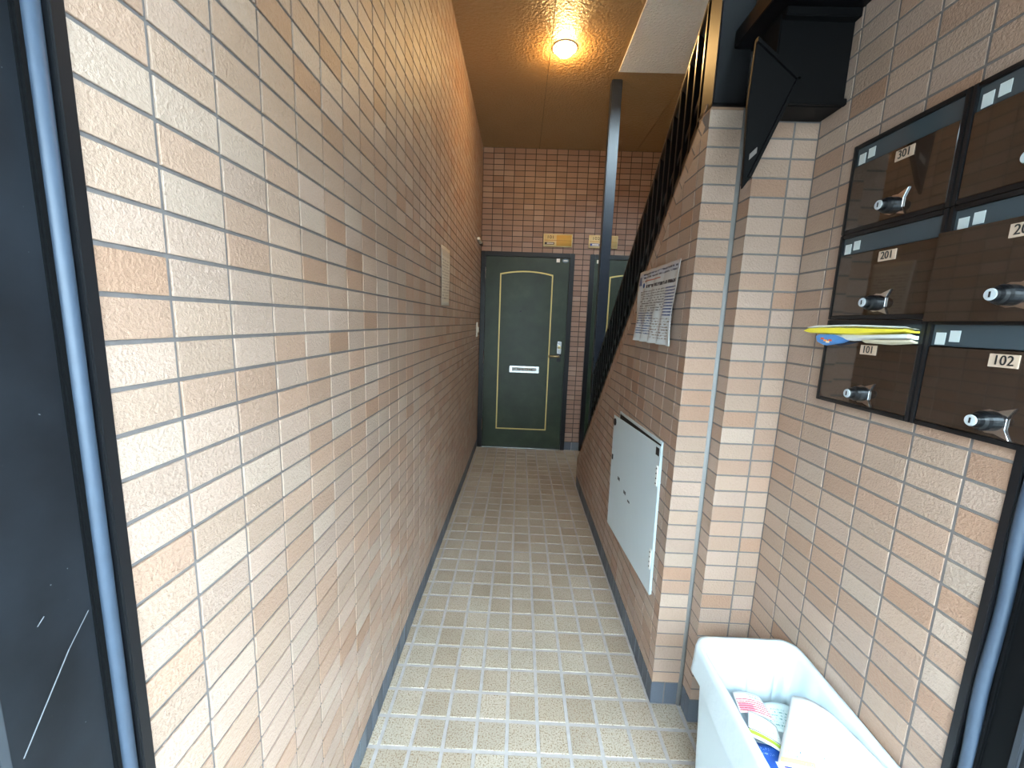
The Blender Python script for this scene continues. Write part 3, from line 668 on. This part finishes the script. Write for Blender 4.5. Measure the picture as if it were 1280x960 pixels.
# ------------------------------------------------------------------ notices
NEWS = printed('worn_notice_print', (206, 208, 210), [(0, 1, .90, 1, (190, 194, 206)), (.03, .10, .80, .92, (90, 100, 140)), (.12, .60, .845, .86, (190, 110, 90))],
               [(.14, .95, .88, .97, 2, (70, 74, 96), .55), (.25, .95, .73, .82, 1, (40, 42, 60), .55), (.08, .74, .42, .72, 9, (96, 92, 92), .52), (.74, .96, .35, .72, 10, (60, 72, 120), .62), (.06, .50, .10, .42, 9, (84, 98, 132), .56), (.5, .92, .06, .34, 8, (132, 116, 104), .5)], .3)
def crease(u, v): return .0035 + .011*abs(math.sin(u*13+v*2.2+.6*math.sin(v*5)))*(.35+.65*v) + .006*math.sin(u*29+v*7)*v + (.014*(u-.9)/.1*v if u > .9 else 0)
no = sheet('notice_sheet', [(XP-.004, 1.766, 1.540), (XP-.004, 1.325, 1.534), (XP-.004, 1.313, 1.256), (XP-.004, 1.754, 1.258)], NEWS, (44, 20), crease)
tag(no, 'creased printed notice in plastic taped to the stair wall', 'notice')
rnd = MB().prism([(XP-.0215, 1.655+.022*math.cos(2*math.pi*i/20), 1.478+.017*math.sin(2*math.pi*i/20)) for i in range(20)], (.0006, 0, 0)).build('white_disc', 'white', no)
MB().prism([(XP-.0222, 1.655+.012*math.cos(2*math.pi*i/12), 1.478+.010*math.sin(2*math.pi*i/12)) for i in range(12)], (.0006, 0, 0)).build('blue_emblem', plain('blue_emblem_ink', (24, 84, 150), .4), no)
LPAP = printed('faded_notice_print', (206, 196, 182), [(0, 1, .84, .95, (192, 180, 166))], [(.08, .92, .1, .8, 14, (150, 138, 128), .5)])
xl = lambda y: -.4265+.004*y+.003
ln = sheet('notice_sheet', [(xl(2.095), 2.095, 1.690), (xl(2.34), 2.34, 1.700), (xl(2.33), 2.33, 1.395), (xl(2.12), 2.115, 1.388)], LPAP, (12, 12), lambda u, v: .001+.003*abs(math.sin(u*4+v*3)))
tag(ln, 'faded paper notice pasted flat on the left tiled wall', 'notice')
hk = empty('wall_bracket', (-.41, 3.86, 2.03)); tag(hk, 'small white bracket with a black end high on the left wall near the door', 'bracket')
adopt(MB().box(-.412, -.385, 3.70, 3.90, 2.022, 2.047).build('arm', 'white', None, .004), hk)
adopt(MB().box(-.412, -.383, 3.90, 3.97, 2.020, 2.049).build('end_block', 'frame_black', None, .003), hk)
sw = empty('switch_plate', (-.41, 3.88, 1.16)); tag(sw, 'small cream switch plate on the left wall beside the green door', 'switch')
adopt(MB().box(-.412, -.402, 3.80, 3.875, 1.165, 1.300).build('plate', 'white', None, .003), sw)
adopt(MB().box(-.403, -.392, 3.825, 3.86, 1.205, 1.255).build('rocker', 'white', None, .003), sw)

# ------------------------------------------------------------------ bin, bag and paper
def rr(cx, cy, wx, wy, r, n=8):
    o = []
    for q, (sx, sy) in enumerate(((1, 1), (-1, 1), (-1, -1), (1, -1))):
        for i in range(n+1):
            a = math.pi/2*q + math.pi/2*i/n; o.append((cx+sx*(wx/2-r)+r*math.cos(a), cy+sy*(wy/2-r)+r*math.sin(a)))
    return o
def dense(ring, k=5):
    o = []
    for i, p in enumerate(ring):
        q = ring[(i+1) % len(ring)]; d = math.hypot(q[0]-p[0], q[1]-p[1]); m = max(1, int(d/.012))
        o += [(p[0]+(q[0]-p[0])*j/m, p[1]+(q[1]-p[1])*j/m) for j in range(m)]
    return o
def loft(rings, close0=False, close1=False):
    m = MB(); n = len(rings[0])
    for r in rings: m.v += r
    for k in range(len(rings)-1): m.f += [(k*n+i, k*n+(i+1) % n, (k+1)*n+(i+1) % n, (k+1)*n+i) for i in range(n)]
    if close0: m.f.append(tuple(range(n-1, -1, -1)))
    if close1: m.f.append(tuple((len(rings)-1)*n+i for i in range(n)))
    return m
BX, BY, BW, BD, BH = .634, .765, .262, .430, .485
tb = empty('waste_bin', (BX, BY, 0)); tag(tb, 'tall white plastic waste bin standing against the right wall', 'bin')
R3 = lambda z, w, d, r: [(x, y, z) for x, y in rr(BX, BY, w, d, r)]
adopt(loft([R3(.001, BW-.060, BD-.060, .03), R3(.012, BW-.052, BD-.052, .034), R3(BH-.03, BW-.016, BD-.016, .036), R3(BH-.03, BW-.022, BD-.022, .034), R3(.02, BW-.058, BD-.058, .03)], True, True).build('body', 'bin', None, smooth=False), tb)
adopt(loft([R3(BH-.045, BW-.014, BD-.014, .036), R3(BH-.045, BW, BD, .04), R3(BH-.004, BW+.002, BD+.002, .04), R3(BH, BW-.003, BD-.003, .038), R3(BH, BW-.018, BD-.018, .034), R3(BH-.045, BW-.020, BD-.020, .034), R3(BH-.045, BW-.014, BD-.014, .036)]).build('rim', 'bin', None, smooth=False), tb)
# bag: folded over the rim, gathered folds inside
ringD = lambda w, d, r: dense(rr(BX, BY, w, d, r))
base = ringD(BW, BD, .04); nB = len(base)
def scaled(w, d, z, amp, ph, wave, zamp=0.0):
    o = []
    for i, (x, y) in enumerate(base):
        a = 2*math.pi*i/nB; s = 1 + amp*(math.sin(a*wave+ph) + .6*math.sin(a*wave*1.7+ph*2.3))
        o.append((BX+(x-BX)/BW*w*s, BY+(y-BY)/BD*d*s, z + zamp*math.sin(a*wave*.45+ph)))
    return o
rings = [scaled(BW+.018, BD+.016, BH-.085, .006, 1, 9, .012), scaled(BW+.014, BD+.014, BH-.05, .004, 1.3, 9), scaled(BW+.012, BD+.012, BH-.01, .002, 1.6, 9), scaled(BW+.006, BD+.008, BH+.008, .002, 1.6, 7, .001),
         scaled(BW-.014, BD-.014, BH+.010, .002, 2, 7, .001), scaled(BW-.030, BD-.030, BH-.006, .003, 2, 7), scaled(BW-.042, BD-.044, BH-.05, .026, 2.3, 17), scaled(BW-.062, BD-.066, BH-.10, .055, 2.4, 17),
         scaled(BW-.080, BD-.085, BH-.15, .070, 2.5, 17), scaled(BW-.11, BD-.12, BH-.17, .02, 2.8, 13, .006), scaled(BW-.19, BD-.24, BH-.172, .01, 2.9, 9, .004)]
bgm = loft(rings, False, True).build('bin_bag', 'bag', None, smooth=True)
tag(bgm, 'white plastic bag lining the bin and folded over its rim', 'bag')
RED = printed('red_print_flyer', (222, 220, 220), [(.0, 1, .0, .06, (226, 170, 180)), (.06, .5, .12, .45, (228, 150, 165))], [(.04, .96, .06, .66, 6, (196, 70, 92), .62), (.5, .96, .7, .95, 2, (90, 150, 150), .45)])
PAM = printed('pale_cyan_leaflet', (222, 240, 240), [], [(.1, .9, .15, .8, 6, (110, 170, 166), .45)])
GRN = printed('green_stripe_leaflet', (236, 244, 242), [(0, 1, .10, .24, (170, 205, 60)), (0, 1, .26, .29, (90, 110, 90))], [(.05, .95, .35, .6, 3, (130, 150, 150), .4)])
BLU = printed('blue_card_print', (34, 84, 170), [(.38, .62, .25, .6, (226, 150, 170)), (.30, .44, .55, .68, (226, 232, 240)), (.56, .70, .40, .50, (226, 232, 240))], [(.05, .35, .75, .95, 2, (210, 225, 245), .4)])
BIG = printed('big_white_flyer', (226, 226, 224), [(.02, .30, .04, .10, (238, 238, 150)), (.04, .34, .14, .20, (240, 240, 170))], [(.05, .55, .03, .22, 3, (120, 150, 170), .38), (.55, .95, .05, .2, 3, (210, 220, 150), .4)])
bend = lambda k: (lambda u, v: k*math.sin(math.pi*u) + k*.5*math.sin(2*v))
tag(sheet('flyer', [(.578, .905, .402), (.640, .895, .404), (.632, .820, .412), (.560, .838, .412)], RED, fn=bend(.006)), 'small white flyer with red print in the far left of the bin', 'flyer', 'papers in the bin')
tag(sheet('leaflet', [(.628, .880, .398), (.706, .876, .400), (.680, .770, .412), (.600, .800, .412)], PAM, fn=bend(.006)), 'pale cyan leaflet between the red flyer and the big white sheet', 'flyer', 'papers in the bin')
tag(sheet('leaflet', [(.578, .836, .424), (.622, .800, .424), (.596, .730, .430), (.540, .770, .430)], GRN, fn=bend(.004)), 'white leaflet with a lime green stripe in the bin', 'flyer', 'papers in the bin')
tag(sheet('card', [(.545, .765, .4215), (.640, .740, .4215), (.630, .640, .424), (.535, .650, .424)], BLU, fn=bend(.003)), 'deep blue printed card at the near left inside the bin', 'card', 'papers in the bin')
tag(sheet('flyer', [(.690, .855, .450), (.738, .790, .470), (.736, .580, .505), (.560, .700, .440)], BIG, (18, 18), bend(.012)), 'large blank white sheet lying on top of the papers in the bin', 'flyer', 'papers in the bin')
tag(sheet('flyer', [(.600, .740, .432), (.735, .700, .455), (.730, .585, .470), (.575, .600, .436)], WHT, (10, 10), bend(.006)), 'white sheet beneath the large one at the near end of the bin', 'flyer', 'papers in the bin')
